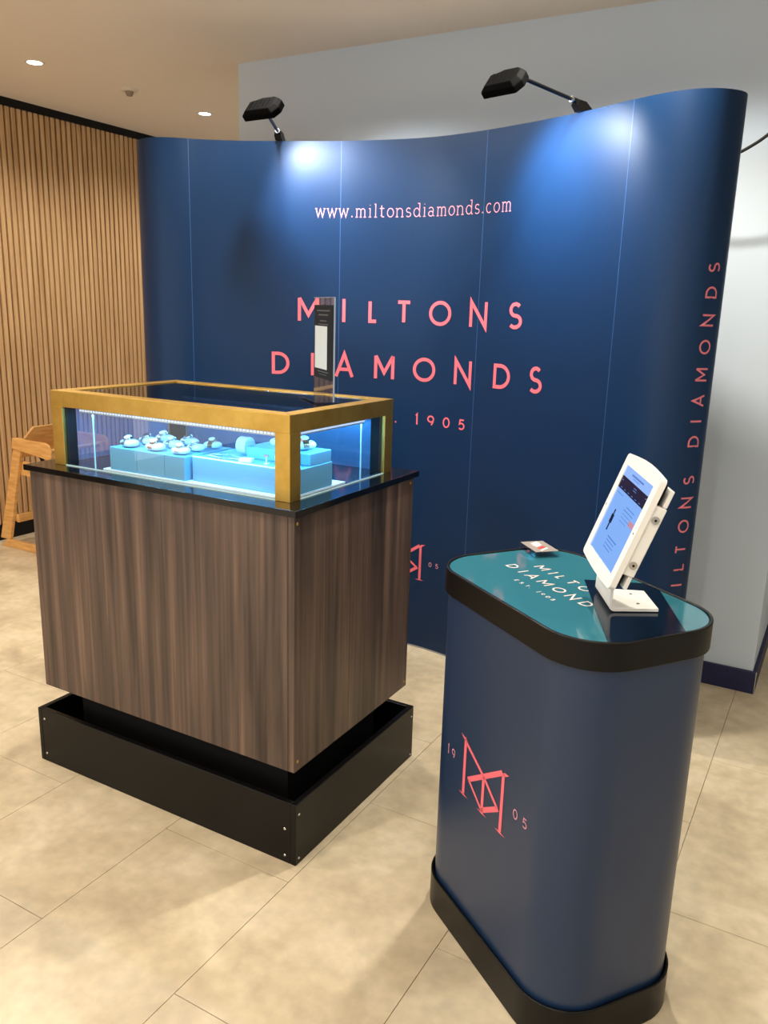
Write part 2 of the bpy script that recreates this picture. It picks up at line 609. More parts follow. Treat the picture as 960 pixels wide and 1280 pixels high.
lab = ['round recessed downlight in the far recess hidden behind the backdrop',
       'glowing round recessed downlight nearest the top left corner of the view',
       'glowing round recessed downlight just above the left end of the navy backdrop',
       'round recessed downlight along the slatted wall, third from the back',
       'round recessed downlight along the slatted wall, nearest the camera',
       'round recessed downlight in front of the backdrop, above the jewellery cabinet',
       'round recessed downlight in front of the right half of the backdrop',
       'round recessed downlight to the right of the backdrop end',
       'unseen recessed fill downlight in the row before the cabinet, leftmost',
       'unseen recessed fill downlight in the row before the cabinet, second from left',
       'unseen recessed fill downlight in the row before the cabinet, third from left',
       'unseen recessed fill downlight in the row before the cabinet, rightmost',
       'unseen recessed fill downlight behind the camera, leftmost', 'unseen recessed fill downlight behind the camera, middle one',
       'unseen recessed fill downlight behind the camera, rightmost', 'round recessed downlight beyond the wall corner on the right']
dl0 = None
for (u, v, p), lb in zip(DOWN, lab):
    if dl0 is None:
        dl0 = thing('recessed_downlight', (u, v, CEIL), lb, 'downlight', 'ceiling downlights')
        ringmesh((u, v), 0.036, 0.05, CEIL - 0.004, CEIL).build('trim_ring', M['trim_white'], dl0, smooth=True)
        MB().cyl((u, v, CEIL - 0.001), (u, v, CEIL - 0.003), 0.036, 24).build('lens', M['lens'], dl0)
    else:
        c = copy_tree(dl0)
        c.location = (u, v, CEIL)
        c['label'] = lb
sd = thing('smoke_detector', (-3.75, 3.63, CEIL), 'small round white smoke detector on the ceiling between the two visible downlights', 'detector')
MB().cyl((-3.75, 3.63, CEIL), (-3.75, 3.63, CEIL - 0.012), 0.05, 24, 0.044).build('base_ring', M['trim_white'], sd, smooth=True)
MB().cyl((-3.75, 3.63, CEIL - 0.012), (-3.75, 3.63, CEIL - 0.034), 0.024, 16, 0.016).build('sensor', mat('detector_grey', (150, 134, 120), 0.6), sd, smooth=True)

# ---------------------------------------------------------------- curved backdrop
BH = 2.175
ctrl = [(-2.83, 2.99), (-2.87, 2.90), (-2.845, 2.79), (-2.77, 2.73), (-2.68, 2.722), (-2.60, 2.762), (-2.52, 2.83), (-2.39, 2.91), (-2.2, 2.99), (-1.96, 3.08), (-1.65, 3.14), (-1.4, 3.115), (-1.16, 3.045), (-.95, 2.965), (-.73, 2.855), (-.63, 2.815), (-.55, 2.80), (-.48, 2.815), (-.43, 2.855), (-.405, 2.91), (-.42, 2.98), (-.48, 3.03)]
BD = Path(crom([Vector(c) for c in ctrl]), 1)
bd = thing('display_backdrop', (-1.62, 3.0, 0), 'tall curved navy pop-up backdrop printed with large coral lettering behind the cabinet', 'backdrop')
seams = [0, 0.544, 1.195, 1.848, 2.501, BD.s[-1] - 0.0005]
g = 0.0009
for a, b in zip(seams, seams[1:]):
    n = max(8, int((b - a) / 0.02))
    vs, fs = [], []
    for i in range(n + 1):
        s = a + g + (b - a - 2 * g) * i / n
        for (z, o) in ((0.006, 0.0), (BH, 0.0), (BH, -0.004), (0.006, -0.004)):
            vs.append(BD.at(s, z, o))
    for i in range(n):
        for q in range(4):
            r = (q + 1) % 4
            fs.append((i * 4 + q, (i + 1) * 4 + q, (i + 1) * 4 + r, i * 4 + r))
    fs += [(0, 1, 2, 3), (n * 4 + 3, n * 4 + 2, n * 4 + 1, n * 4)]
    new_obj('panel', vs, fs, M['backdrop'], bd, smooth=True)
# magnetic joint strips behind the seams
mb = MB()
for s in seams[1:-1]:
    a, b = BD.at(s - 0.012, 0, -0.005), BD.at(s + 0.012, 0, -0.005)
    c, d = BD.at(s + 0.012, 0, -0.009), BD.at(s - 0.012, 0, -0.009)
    mb.add([(p.x, p.y, z) for z in (0.006, BH - 0.002) for p in (a, b, c, d)], [(0, 1, 2, 3), (4, 5, 6, 7), (0, 1, 5, 4), (1, 2, 6, 5), (2, 3, 7, 6), (3, 0, 4, 7)])
mb.build('joint_strip', M['seam'], bd)
for s in seams[1:-1]:
    pp = [BD.at(s - 0.001, 0, 0.0001), BD.at(s + 0.001, 0, 0.0001), BD.at(s + 0.001, 0, 0.0006), BD.at(s - 0.001, 0, 0.0006)]
    MB().add([(p.x, p.y, z) for z in (0.006, BH) for p in pp], [(0, 1, 2, 3), (4, 5, 6, 7), (0, 1, 5, 4), (1, 2, 6, 5), (2, 3, 7, 6), (3, 0, 4, 7)]).build('seam_bead', M['seam'], bd)
mb = MB()
vs, fs = [], []
n = 120
for i in range(n + 1):
    s = BD.s[-1] * i / n
    for (z, o) in ((0.0, 0.001), (0.007, 0.001), (0.007, -0.008), (0.0, -0.008)):
        vs.append(BD.at(s, z, o))
for i in range(n):
    for q in range(4):
        r = (q + 1) % 4
        fs.append((i * 4 + q, (i + 1) * 4 + q, (i + 1) * 4 + r, i * 4 + r))
new_obj('bottom_rail', vs, fs, mat('rail_grey', (150, 150, 150), 0.4), bd)
# scissor frame posts at the rear
for s in (0.6, 1.195, 1.848, 2.45):
    a = BD.at(s, 0, -0.05)
    MB().cyl((a.x, a.y, 0), (a.x, a.y, BH - 0.03), 0.008, 8).cyl((a.x, a.y, BH - 0.05), BD.at(s, BH - 0.05, -0.008), 0.006, 8).build('frame_post', M['chrome'], bd)

fb = lambda x, y: BD.at(x, y, 0.0012)
for ch, x0, x1 in [('M', 1.011, 1.106), ('I', 1.209, 1.225), ('L', 1.328, 1.371), ('T', 1.454, 1.523), ('O', 1.606, 1.715), ('N', 1.806, 1.895), ('S', 2.001, 2.070)]:
    e = 0.002 if ch in 'OS' else 0
    mb = MB()
    glyph(ch, x0, x1, 1.4455 - e, 1.5425 + e, 0.0145, fb, mb)
    mb.build('printed_letter', M['pink'], bd)
for ch, x0, x1 in [('D', 0.893, 0.974), ('I', 1.071, 1.086), ('A', 1.178, 1.267), ('M', 1.360, 1.453), ('O', 1.539, 1.648), ('N', 1.743, 1.831), ('D', 1.944, 2.029), ('S', 2.122, 2.188)]:
    e = 0.002 if ch in 'OS' else 0
    mb = MB()
    glyph(ch, x0, x1, 1.211 - e, 1.3085 + e, 0.0145, fb, mb)
    mb.build('printed_letter', M['pink'], bd)
for ch, x0, x1 in [('E', 1.225, 1.252), ('S', 1.305, 1.335), ('T', 1.385, 1.418), ('.', 1.463, 1.471), ('1', 1.552, 1.579), ('9', 1.618, 1.653), ('0', 1.697, 1.733), ('5', 1.777, 1.811)]:
    mb = MB()
    glyph(ch, x0, x1, 1.0245, 1.0695, 0.0068, fb, mb)
    mb.build('printed_letter', M['pink'], bd)
# web address
txt = 'www.miltonsdiamonds.com'
adv = {'w': 1.3, 'm': 1.45, 'i': 0.62, 'l': 0.62, 't': 0.85, 'o': 1.0, 'n': 1.1, 's': 0.85, 'd': 1.1, 'a': 1.0, 'c': 0.95, '.': 0.55}
tot = sum(adv[c] for c in txt)
x = 1.082
kk = (1.988 - 1.082) / tot
mb = MB()
for c in txt:
    a = adv[c] * kk
    wd = a * (0.74 if c not in 'il.' else 0.6)
    x0 = x + (a - wd) / 2
    for st in GL[c]:
        if c == '.':
            ribbon([(x0 + wd / 2, 1.8765), (x0 + wd / 2, 1.8815)], 0.005, fb, mb)
        else:
            ribbon([(x0 + wd * p, 1.8765 + 0.034 * q) for p, q in st], 0.0036, fb, mb)
    x += a
mb.build('web_address', M['pink_pale'], bd)['kind'] = 'stuff'
# vertical lettering near the right end, reading upwards
side = [('M', .515, .558), ('I', .596, .611), ('L', .656, .682), ('T', .718, .748), ('O', .792, .838), ('N', .878, .916), ('S', .959, .990),
        ('D', 1.087, 1.125), ('I', 1.166, 1.180), ('A', 1.221, 1.261), ('M', 1.304, 1.347), ('O', 1.391, 1.437), ('N', 1.479, 1.517), ('D', 1.566, 1.603), ('S', 1.645, 1.676)]
fs_ = lambda x, y: BD.at(2.850 - y, x, 0.0012)
for ch, z0, z1 in side:
    mb = MB()
    glyph(ch, z0, z1, 0, 0.045, 0.0062, fs_, mb)
    mb.build('printed_letter', mat('dusky_pink_print', (214, 116, 128), 0.45), bd)


def monogram(f, s0, z0, S):
    """two interlocked serif letters; unit height 1 at f(s0 + S*x, z0 + S*y)"""
    mb = MB()

    def poly(pts, wd):
        ribbon([(s0 + S * a, z0 + S * b) for a, b in pts], S * wd, f, mb, seg=0.03)
    poly([(0.03, 0.0), (0.03, 0.98)], 0.075)            # first stem
    poly([(0.0, 1.0), (0.06, 0.93), (0.60, 0.64)], 0.06)  # long diagonal
    poly([(0.60, 0.64), (1.03, 0.33)], 0.06)
    poly([(1.05, 0.345), (0.60, 0.045)], 0.085)          # lower bar
    poly([(0.61, 0.03), (0.17, 0.345)], 0.05)            # thin diagonal
    poly([(0.155, 0.33), (1.10, 0.985)], 0.085)          # upper bar
    poly([(1.13, 0.02), (1.13, 0.99)], 0.075)            # second stem
    poly([(0.605, 0.62), (0.605, 0.03)], 0.075)          # middle stem

    def serif(x, y, r):
        a = [(x - r, y), (x - r * 0.3, y + 0.012), (x, y + 0.05), (x + r * 0.3, y + 0.012), (x + r, y), (x, y - 0.014)]
        n0 = [(s0 + S * p, z0 + S * q) for p, q in a]
        mb.add([f(*p) for p in n0], [tuple(range(6))])
    serif(0.03, -0.01, 0.15)
    serif(0.605, 0.0, 0.15)
    serif(1.13, -0.01, 0.15)
    mb.add([f(s0 + S * a, z0 + S * b) for a, b in [(-0.12, 1.03), (0.0, 1.0), (0.06, 0.96), (0.0, 0.94)]], [(0, 1, 2, 3)])
    mb.add([f(s0 + S * a, z0 + S * b) for a, b in [(1.28, 1.03), (1.16, 1.02), (1.10, 0.97), (1.16, 0.95)]], [(0, 1, 2, 3)])
    return mb


S = 0.160
monogram(fb, 1.430, 0.328, S).build('monogram', M['pink'], bd)
for ch, x0, x1 in [('1', 1.335, 1.349), ('9', 1.372, 1.388), ('0', 1.656, 1.672), ('5', 1.692, 1.708)]:
    mb = MB()
    glyph(ch, x0, x1, 0.397, 0.419, 0.0034, fb, mb)
    mb.build('printed_letter', M['pink_pale'], bd)


# ---------------------------------------------------------------- exhibition floodlights on arms
def floodlight(clamp_s, tip, hc, X, label, target, power, wd=0.165):
    """clamp on the backdrop's top edge, arm to tip, head with its lens towards the backdrop"""
    c = BD.at(clamp_s, BH, 0.0)
    nrm = (BD.at(clamp_s, BH, 0.1) - c).normalized()
    t = thing('arm_floodlight', (c.x, c.y, BH), label, 'floodlight', 'floodlights clipped to the backdrop top')
    tan = Vector((-nrm.y, nrm.x, 0))
    up = Vector((0, 0, 1))
    # clamp: wedge gripping the edge
    mb = MB()
    prof = [(-0.045, -0.03), (-0.045, 0.012), (-0.012, 0.032), (0.022, 0.034), (0.034, 0.018), (0.014, 0.0), (0.004, 0.0), (0.004, 0.001), (-0.006, 0.001), (-0.006, -0.03)]
    mb.prism(prof, lambda p, k: c + nrm * p[0] + up * p[1] + tan * (0.014 * (1 if k else -1)))
    mb.build('clamp', M['black'], t)
    tip = Vector(tip)
    a0 = c + nrm * 0.018 + up * 0.03
    MB().cyl(a0, a0 + (tip - a0) * 0.12, 0.0095, 12).build('arm_socket', M['black'], t, smooth=True)
    MB().cyl(a0 + (tip - a0) * 0.105, a0 + (tip - a0) * 0.13, 0.0099, 12).build('arm_collar', M['chrome'], t, smooth=True)
    MB().cyl(a0, tip, 0.0062, 12).build('arm', M['black'], t, smooth=True)
    # head frame
    tg = Vector(target)
    X = Vector(X).normalized()
    hc = Vector(hc)
    N = (tg - hc)
    N = (N - X * N.dot(X)).normalized()      # light direction
    Y = N.cross(X).normalized()
    if Y.z < 0:
        Y = -Y
    h = 0.040
    outl = [(-wd / 2, -h), (wd / 2 - 0.02, -h), (wd / 2, -h + 0.028), (wd / 2 - 0.004, h - 0.012), (wd / 2 - 0.022, h), (-0.012, h * 1.02), (-wd / 2 + 0.03, h * 0.72), (-wd / 2, h * 0.6)]
    mb = MB()
    n = len(outl)
    cen = Vector((sum(p[0] for p in outl) / n, sum(p[1] for p in outl) / n))
    rings = []
    for (d, sca) in ((0.018, 1.0), (-0.006, 1.0), (-0.022, 0.78)):
        rings.append([hc + X * (cen.x + (p[0] - cen.x) * sca) + Y * (cen.y + (p[1] - cen.y) * sca) + N * d for p in outl])
    vs = sum(rings, [])
    fsx = [tuple(range(n)), tuple(range(2 * n, 3 * n))[::-1]]
    for q in range(2):
        fsx += [(q * n + i, q * n + (i + 1) % n, (q + 1) * n + (i + 1) % n, (q + 1) * n + i) for i in range(n)]
    hd = MB().add(vs, fsx).build('lamp_head', M['lampblack'], t, bevel=0.003)
    # fins on the rear
    mb = MB()
    for i in range(5):
        mb.obox(hc + X * (-0.045 + 0.02 * i) - N * 0.022 + Y * 0.002, X, Y, N, 0.0012, 0.020, 0.0015)
    mb.build('cooling_fin', M['lampblack'], hd)
    lens = [(p[0] * 0.86, p[1] * 0.8) for p in outl]
    MB().prism(lens, lambda p, k: hc + X * p[0] + Y * p[1] + N * (0.0182 + 0.001 * k)).build('lens', M['lamp_lens'], hd)
    spot('floodlight_beam', hc + N * 0.03, tg, power, 100, 0.8, (0.86, 0.93, 1.0), 0.045)
    return t


floodlight(0.93, (-2.062, 2.70, 2.196), (-2.09, 2.70, 2.230), (1.0, -0.05, 0), 'black arm floodlight clipped to the left part of the backdrop top edge', (-2.0, 3.05, 1.93), 62)
floodlight(2.27, (-1.035, 2.655, 2.220), (-1.098, 2.665, 2.216), (0.965, -0.26, 0.0), 'black arm floodlight with a long arm on the right part of the backdrop top edge', (-0.92, 2.97, 1.93), 62, 0.148)

# power cable from behind the backdrop
cb = MB().tube(crom([Vector(p) for p in [(-0.86, 3.16, 2.16), (-0.62, 3.2, 2.05), (-0.495, 3.2, 2.044), (-0.41, 3.2, 2.076), (-0.33, 3.2, 2.14), (-0.2, 3.22, 2.3), (-0.1, 3.25, 2.5), (-0.06, 3.28, CEIL)]], 6), 0.0055, 8)
cb = cb.build('power_cable', M['black_matt'], smooth=True)
cb['label'] = 'black power cable rising from behind the right end of the backdrop'
cb['category'] = 'cable'

# ---------------------------------------------------------------- jewellery cabinet
CU0, CU1, CV0, CV1 = -2.195, -1.147, 1.603, 2.292
cab = thing('jewellery_cabinet', ((CU0 + CU1) / 2, (CV0 + CV1) / 2, 0), 'walnut-panelled jewellery cabinet with a brass-framed glass case on a black plinth', 'display cabinet')
BHH = 0.189
th = 0.018
# plinth: open black frame of four boards
boards = [MB().box(CU0 + th, CU1 - th, CV0, CV0 + th, 0, BHH), MB().box(CU0 + th, CU1 - th, CV1 - th, CV1, 0, BHH),
          MB().box(CU0, CU0 + th, CV0, CV1, 0, BHH), MB().box(CU1 - th, CU1, CV0, CV1, 0, BHH)]
bo = [b.build('plinth_board', M['black'], cab, bevel=0.002) for b in boards]


def screw(p, d, parent, m_, r=0.0042):
    p, d = Vector(p), Vector(d)
    MB().cyl(p, p + d * 0.0016, r, 10, r * 0.7).build('screw', m_, parent)


for (u, z) in ((CU0 + 0.03, 0.155), (CU0 + 0.03, 0.03), (CU1 - 0.037, 0.105), (CU1 - 0.037, 0.022)):
    screw((u, CV0, z), (0, -1, 0), bo[0], M['chrome'])
for (v, z) in ((CV0 + 0.016, 0.155), (CV0 + 0.016, 0.018), (CV1 - 0.014, 0.155), (CV1 - 0.014, 0.012)):
    screw((CU1, v, z), (1, 0, 0), bo[3], M['chrome'])
MB().box(CU0 + 0.10, CU1 - 0.10, CV0 + 0.10, CV1 - 0.10, 0.0, 0.2695).build('recessed_pedestal', M['black_matt'], cab)
MB().box(CU0 + th, CU1 - th, CV0 + th, CV1 - th, 0.0, 0.03).build('plinth_floor', M['black_matt'], cab)
# body
i_ = 0.022
W0, W1, V0, V1 = CU0 + i_, CU1 - i_, CV0 + i_, CV1 - i_
Z0, Z1 = 0.269, 0.990
pt = 0.02
MB().box(W0 + pt + 0.001, W1 - pt - 0.001, V0, V0 + pt, Z0, Z1).build('front_panel', M['walnut'], cab, bevel=0.0008)
MB().box(W0 + pt + 0.001, W1 - pt - 0.001, V1 - pt, V1, Z0, Z1).build('rear_panel', M['walnut'], cab, bevel=0.0008)
MB().box(W0, W0 + pt, V0, V1, Z0, Z1).build('side_panel', M['walnut'], cab, bevel=0.0012)
rp = MB().box(W1 - pt, W1, V0, V1, Z0, Z1).build('side_panel', M['walnut'], cab, bevel=0.0012)
MB().box(W0 + pt, W1 - pt, V0 + pt, V1 - pt, Z0, Z0 + 0.02).build('bottom_panel', M['black_matt'], cab)
for (v, z) in ((V0 + 0.014, 0.969), (V0 + 0.017, 0.297), (V1 - 0.02, 0.972), (V1 - 0.015, 0.288)):
    screw((W1, v, z), (1, 0, 0), rp, M['gold_screw'], 0.005)
TZ = 1.008
o_ = 0.013
MB().box(W0 - o_, W1 + o_, V0 - o_, V1 + o_, Z1, TZ).build('table_top', M['table_black'], cab, bevel=0.0015)
# brass frame: outer sizes
G0, G1, H0, H1 = -2.120, -1.222, 1.678, 2.217
BT = 1.236
tw = 0.048
fr = None
for (a, b, c, d) in ((G0, G0 + tw, H0, H0 + tw), (G1 - tw, G1, H0, H0 + tw), (G0, G0 + tw, H1 - tw, H1), (G1 - tw, G1, H1 - tw, H1)):
    MB().box(a, b, c, d, TZ, BT - tw).build('frame_post', M['brass'], cab, bevel=0.001)
# top rails with mitred corners
def rail(p):
    return MB().prism(p, lambda q, k: Vector((q[0], q[1], BT - tw + tw * k))).build('frame_rail', M['brass'], cab, bevel=0.001)
e = 0.0002
rail([(G0 + e, H0), (G1 - e, H0), (G1 - tw - e, H0 + tw), (G0 + tw + e, H0 + tw)])
rail([(G0 + e, H1), (G0 + tw + e, H1 - tw), (G1 - tw - e, H1 - tw), (G1 - e, H1)])
rail([(G0, H0 + e), (G0 + tw, H0 + tw + e), (G0 + tw, H1 - tw - e), (G0, H1 - e)])
rail([(G1, H0 + e), (G1, H1 - e), (G1 - tw, H1 - tw - e), (G1 - tw, H0 + tw + e)])
# black lining on the inner faces of posts and rails
lt = 0.0015
for (a, sa) in ((G0 + tw, 1), (G1 - tw, -1)):
    for (b, sb) in ((H0 + tw, 1), (H1 - tw, -1)):
        a0, a1 = sorted((a - sa * 0.0375, a + sa * lt))
        b0, b1 = sorted((b, b + sb * lt))
        mb = MB().box(a0, a1, b0, b1, TZ + 0.0005, BT - tw)
        a0, a1 = sorted((a, a + sa * lt))
        b0, b1 = sorted((b - sb * 0.0375, b))
        mb.box(a0, a1, b0, b1, TZ + 0.0005, BT - tw)
        mb.build('post_lining', M['black_matt'], cab)
mb = MB().box(G0 + tw, G1 - tw, H0 + tw, H0 + tw + lt, BT - tw, BT - 0.010).box(G0 + tw, G1 - tw, H1 - tw - lt, H1 - tw, BT - tw, BT - 0.010)
mb.box(G0 + tw, G0 + tw + lt, H0 + tw + lt, H1 - tw - lt, BT - tw, BT - 0.010).box(G1 - tw - lt, G1 - tw, H0 + tw + lt, H1 - tw - lt, BT - tw, BT - 0.010)
mb.build('rail_lining', M['black_matt'], cab)
# glass: four sides set just inside the faces, and the top pane
gi = 0.005
for (a, b, c, d) in ((G0 + tw, G1 - tw, H0 + gi, H0 + gi + 0.005), (G0 + tw, G1 - tw, H1 - gi - 0.005, H1 - gi),
                     (G0 + gi, G0 + gi + 0.005, H0 + tw, H1 - tw), (G1 - gi - 0.005, G1 - gi, H0 + tw, H1 - tw)):
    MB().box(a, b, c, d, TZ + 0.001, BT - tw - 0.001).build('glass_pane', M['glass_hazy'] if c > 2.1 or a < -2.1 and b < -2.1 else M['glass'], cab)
MB().box(G0 + tw + 0.0005, G1 - tw - 0.0005, H0 + tw + 0.0005, H1 - tw - 0.0005, BT - 0.009, BT - 0.003).build('top_glass', M['glass_top'], cab)
# polished vertical glass edges (sliding pane ends)
MB().box(-1.9575, -1.954, H0 + 0.0125, H0 + 0.0155, TZ + 0.001, BT - tw - 0.008).build('glass_edge', M['edge'], cab)
MB().box(G1 - 0.0155, G1 - 0.0125, 2.050, 2.0535, TZ + 0.001, BT - tw - 0.008).build('glass_edge', M['edge'], cab)
# bright glass bead at the foot of the panes
MB().box(G0 + tw, G1 - tw, H0 + 0.0015, H0 + 0.0045, TZ, TZ + 0.003).box(G1 - 0.0045, G1 - 0.0015, H0 + tw, H1 - tw, TZ, TZ + 0.003).build('pane_bead', M['edge'], cab)
# LED channels under the rails
zc = BT - tw
for (a, b, c, d, n, ax) in ((G0 + tw + 0.06, G1 - tw, H0 + 0.013, H0 + 0.025, 64, 0), (G1 - 0.025, G1 - 0.013, H0 + tw + 0.01, H1 - tw - 0.1, 36, 1), (G0 + tw + 0.01, G1 - tw - 0.01, H1 - 0.030, H1 - 0.018, 0, 0)):
    ch = MB().box(a, b, c, d, zc - 0.0125, zc - 0.0005).build('led_channel', M['led_bar'], cab)
    mb = MB()
    for q in range(n):
        if ax == 0:
            x = a + (b - a) * (q + 0.5) / n
            mb.box(x - 0.0035, x + 0.0035, c - 0.0008, c + 0.004, zc - 0.0088, zc - 0.004)
        else:
            y = c + (d - c) * (q + 0.5) / n
            mb.box(b - 0.004, b + 0.0008, y - 0.0035, y + 0.0035, zc - 0.0088, zc - 0.004)
    if n:
        mb.build('led_row', M['led'], ch)['kind'] = 'stuff'
LEDC = (0.10, 0.52, 1.0)
area('led_strip_light', ((G0 + G1) / 2 + 0.02, H0 + 0.0135, zc - 0.016), (0, 0.45, -1), 0.78, 0.005, 3.6, LEDC)
area('led_strip_light', (G1 - 0.0135, (H0 + H1) / 2 - 0.03, zc - 0.016), (-0.45, 0, -1), 0.38, 0.005, 1.7, LEDC, xaxis=(0, 1, 0))
area('led_strip_light', ((G0 + G1) / 2 + 0.02, H1 - 0.034, zc - 0.012), (0, -0.4, -1), 0.78, 0.01, 2.6, LEDC)
# white base board inside
MB().box(-1.925, G1 - 0.0165, H0 + 0.0165, 1.972, TZ + 0.0005, TZ + 0.006).build('base_board', M['white'], cab)

# display blocks and cushions
BZ = TZ + 0.0065
bt = 1.083


def block(name, x0, x1, y0, y1, z0, z1, label, mt='aqua', cat='display block', group='display blocks in the glass case'):
    o = MB().box(x0, x1, y0, y1, z0, z1).build(name, M[mt], None, bevel=0.0015)
    o['label'] = label
    o['category'] = cat
    o['group'] = group
    return o


block('display_block', -1.897, -1.7875, 1.697, 1.905, BZ, bt, 'pale aqua display block at the left end of the lit case')
block('display_block', -1.7865, -1.6775, 1.697, 1.905, BZ, bt, 'pale aqua display block second from the left in the case')
block('display_block', -1.6765, -1.601, 1.697, 1.905, BZ, bt, 'narrow aqua display block third from the left, beside the long block')
block('display_block', -1.590, -1.2400, 1.7175, 1.905, BZ, bt, 'long low aqua display block at the right of the case')
block('display_block', -1.462, -1.2425, 1.800, 1.903, bt + 0.0005, 1.117, 'small aqua block standing on the long low block')
# white lip on the long block
lp = MB().box(-1.590, -1.2395, 1.7175, 1.722, bt + 0.0002, bt + 0.003).build('ledge_strip', M['white'])
lp['label'] = 'thin white edging strip along the top front of the long aqua block'
lp['category'] = 'strip'


def superel(c, X, Y, Z, a, b, d, nu=16, nv=10, ex=0.8):
    vs, fs = [], []
    sg = lambda t, e: math.copysign(abs(t) ** e, t)
    for j in range(nv + 1):
        ph = -PI / 2 + PI * j / nv
        for i in range(nu):
            t_ = 2 * PI * i / nu
            vs.append(c + X * a * sg(math.cos(ph), ex) * sg(math.cos(t_), ex) + Y * b * sg(math.cos(ph), ex) * sg(math.sin(t_), ex) + Z * d * sg(math.sin(ph), ex))
    for j in range(nv):
        for i in range(nu):
            fs.append((j * nu + i, j * nu + (i + 1) % nu, (j + 1) * nu + (i + 1) % nu, (j + 1) * nu + i))
    return vs, fs


def cushion_watch(x, y, z, rot, where, kind=0, sc_=1.0):
    """a soft watch pillow and a bracelet watch wrapped round it"""
    Zv = Vector((0, 0, 1))
    X = Vector((math.cos(rot), math.sin(rot), 0))      # pillow axis (across the strap)
    Y = Vector((-math.sin(rot), math.cos(rot), 0))
    a, b, d = 0.030 * sc_, 0.023 * sc_, 0.0115 * sc_
    c = Vector((x, y, z + d + 0.0007))
    vs, fs = superel(c, X, Y, Zv, a, b, d)
    cu = MB().add(vs, fs).build('watch_cushion', M['cushion'], None, smooth=True)
    cu['label'] = 'pale pillow cushion ' + where
    cu['category'] = 'cushion'
    cu['group'] = 'watch cushions in the case'
    wt = thing('wristwatch', tuple(c + Zv * (d + 0.002)), ['silver watch on cushion ', 'rose gold watch on cushion ', 'dark-dialled watch on cushion '][kind] + where, 'watch', 'watches in the case')
    met = [M['silver'], M['rose'], M['silver']][kind]
    hw = 0.0075 * sc_
    # strap of links round the pillow
    mb = MB()
    n = 20
    for q in range(n):
        t0 = -0.62 * PI + 2 * 0.62 * PI * q / n + PI / 2
        t1 = t0 + 2 * 0.62 * PI / n * 0.86
        t1p = []
        for t_ in (t0, t1):
            for (k1, k2) in ((1.02, -1), (1.02, 1), (1.14, 1), (1.14, -1)):
                t1p.append(c + Y * math.cos(t_) * b * k1 + Zv * math.sin(t_) * d * (k1 + 0.04) + X * hw * k2)
        mb.add(t1p, [(0, 1, 2, 3), (4, 7, 6, 5), (0, 4, 5, 1), (1, 5, 6, 2), (2, 6, 7, 3), (3, 7, 4, 0)])
    mb.build('bracelet', met, wt)['kind'] = 'stuff'
    tilt = (Zv * 0.94 - Y * 0.34).normalized()
    p = c + tilt * (d + 0.0045)
    MB().cyl(p - tilt * 0.001, p + tilt * 0.0045, 0.0135 * sc_, 18, 0.012 * sc_).build('case', met, wt, smooth=True)
    MB().cyl(p + tilt * 0.0045, p + tilt * 0.0051, 0.0105 * sc_, 18).build('dial', M['dial_dark'] if kind == 2 else M['dial'], wt)
    return wt


rows = ['at the front of the left block', 'in the middle of the left block', 'at the back of the left block',
        'at the front of the second block', 'in the middle of the second block', 'at the back of the second block',
        'at the front of the narrow block', 'in the middle of the narrow block', 'at the back of the narrow block']
q = 0
for i, x in enumerate((-1.843, -1.735, -1.641)):
    for j, y in enumerate((1.728, 1.795, 1.862)):
        cushion_watch(x + random.uniform(-0.006, 0.006) + (0.004 * j if i < 2 else 0), y, bt, random.uniform(-0.25, 0.25), rows[q], (0, 2, 0, 1, 0, 2, 0, 0, 1)[q], 1.0 if i < 2 else 0.92)
        q += 1
cushion_watch(-1.300, 1.850, 1.1175, 0.9, 'on the small raised block near the brass corner post', 1, 1.15)
cushion_watch(-1.378, 1.852, 1.1175, 0.3, 'on the small raised block, left of the corner post', 1, 1.1)
# drum shaped bracelet rolls
for (x, y, z, lb) in ((-1.500, 1.842, bt, 'pale round bracelet roll at the left end of the small raised block'), (-1.300, 1.762, bt, 'pale round bracelet roll in front of the small raised block')):
    r = MB().cyl((x - 0.016, y, z + 0.0265), (x + 0.018, y, z + 0.0265), 0.0255, 24).build('bracelet_roll', M['cushion'], None, smooth=True, bevel=0.002)
    r['label'] = lb
    r['category'] = 'jewellery roll'
# necklace of small links lying on the long block
mb = MB()
for i in range(46):
    t_ = i / 45
    a_ = 2 * PI * t_
    px = -1.505 + 0.058 * math.cos(a_)
    py = 1.762 + 0.022 * math.sin(a_) + 0.004 * math.sin(5 * a_)
    vs, fs = superel(Vector((px, py, bt + 0.0034)), Vector((1, 0, 0)), Vector((0, 1, 0)), Vector((0, 0, 1)), 0.0032, 0.0032, 0.0032, 8, 5, 1)
    mb.add(vs, fs)
nk = mb.build('bead_necklace', M['silver'], smooth=True)
nk['label'] = 'silver bead necklace lying in a loop on the long aqua block'
nk['category'] = 'necklace'
es = thing('earring_stand', (-1.358, 1.757, bt), 'tiny white earring stand on the long aqua block', 'earring stand')
MB().cyl((-1.358, 1.757, bt + 0.0004), (-1.358, 1.757, bt + 0.003), 0.008, 14).build('foot', M['white'], es)
MB().cyl((-1.358, 1.757, bt + 0.003), (-1.358, 1.757, bt + 0.022), 0.0016, 8).build('stem', M['white'], es)
MB().obox((-1.358, 1.757, bt + 0.023), (1, 0, 0), (0, 1, 0), (0, 0, 1), 0.008, 0.002, 0.003).build('bar', M['silver'], es)
pd = MB().obox((-1.420, 1.748, bt + 0.006), (0.95, 0.3, 0), (-0.3, 0.95, 0), (0, 0, 1), 0.019, 0.013, 0.0055).build('ring_pad', M['white'], bevel=0.002)
pd['label'] = 'small white ring pad between the bead necklace and the earring stand'
pd['category'] = 'ring pad'

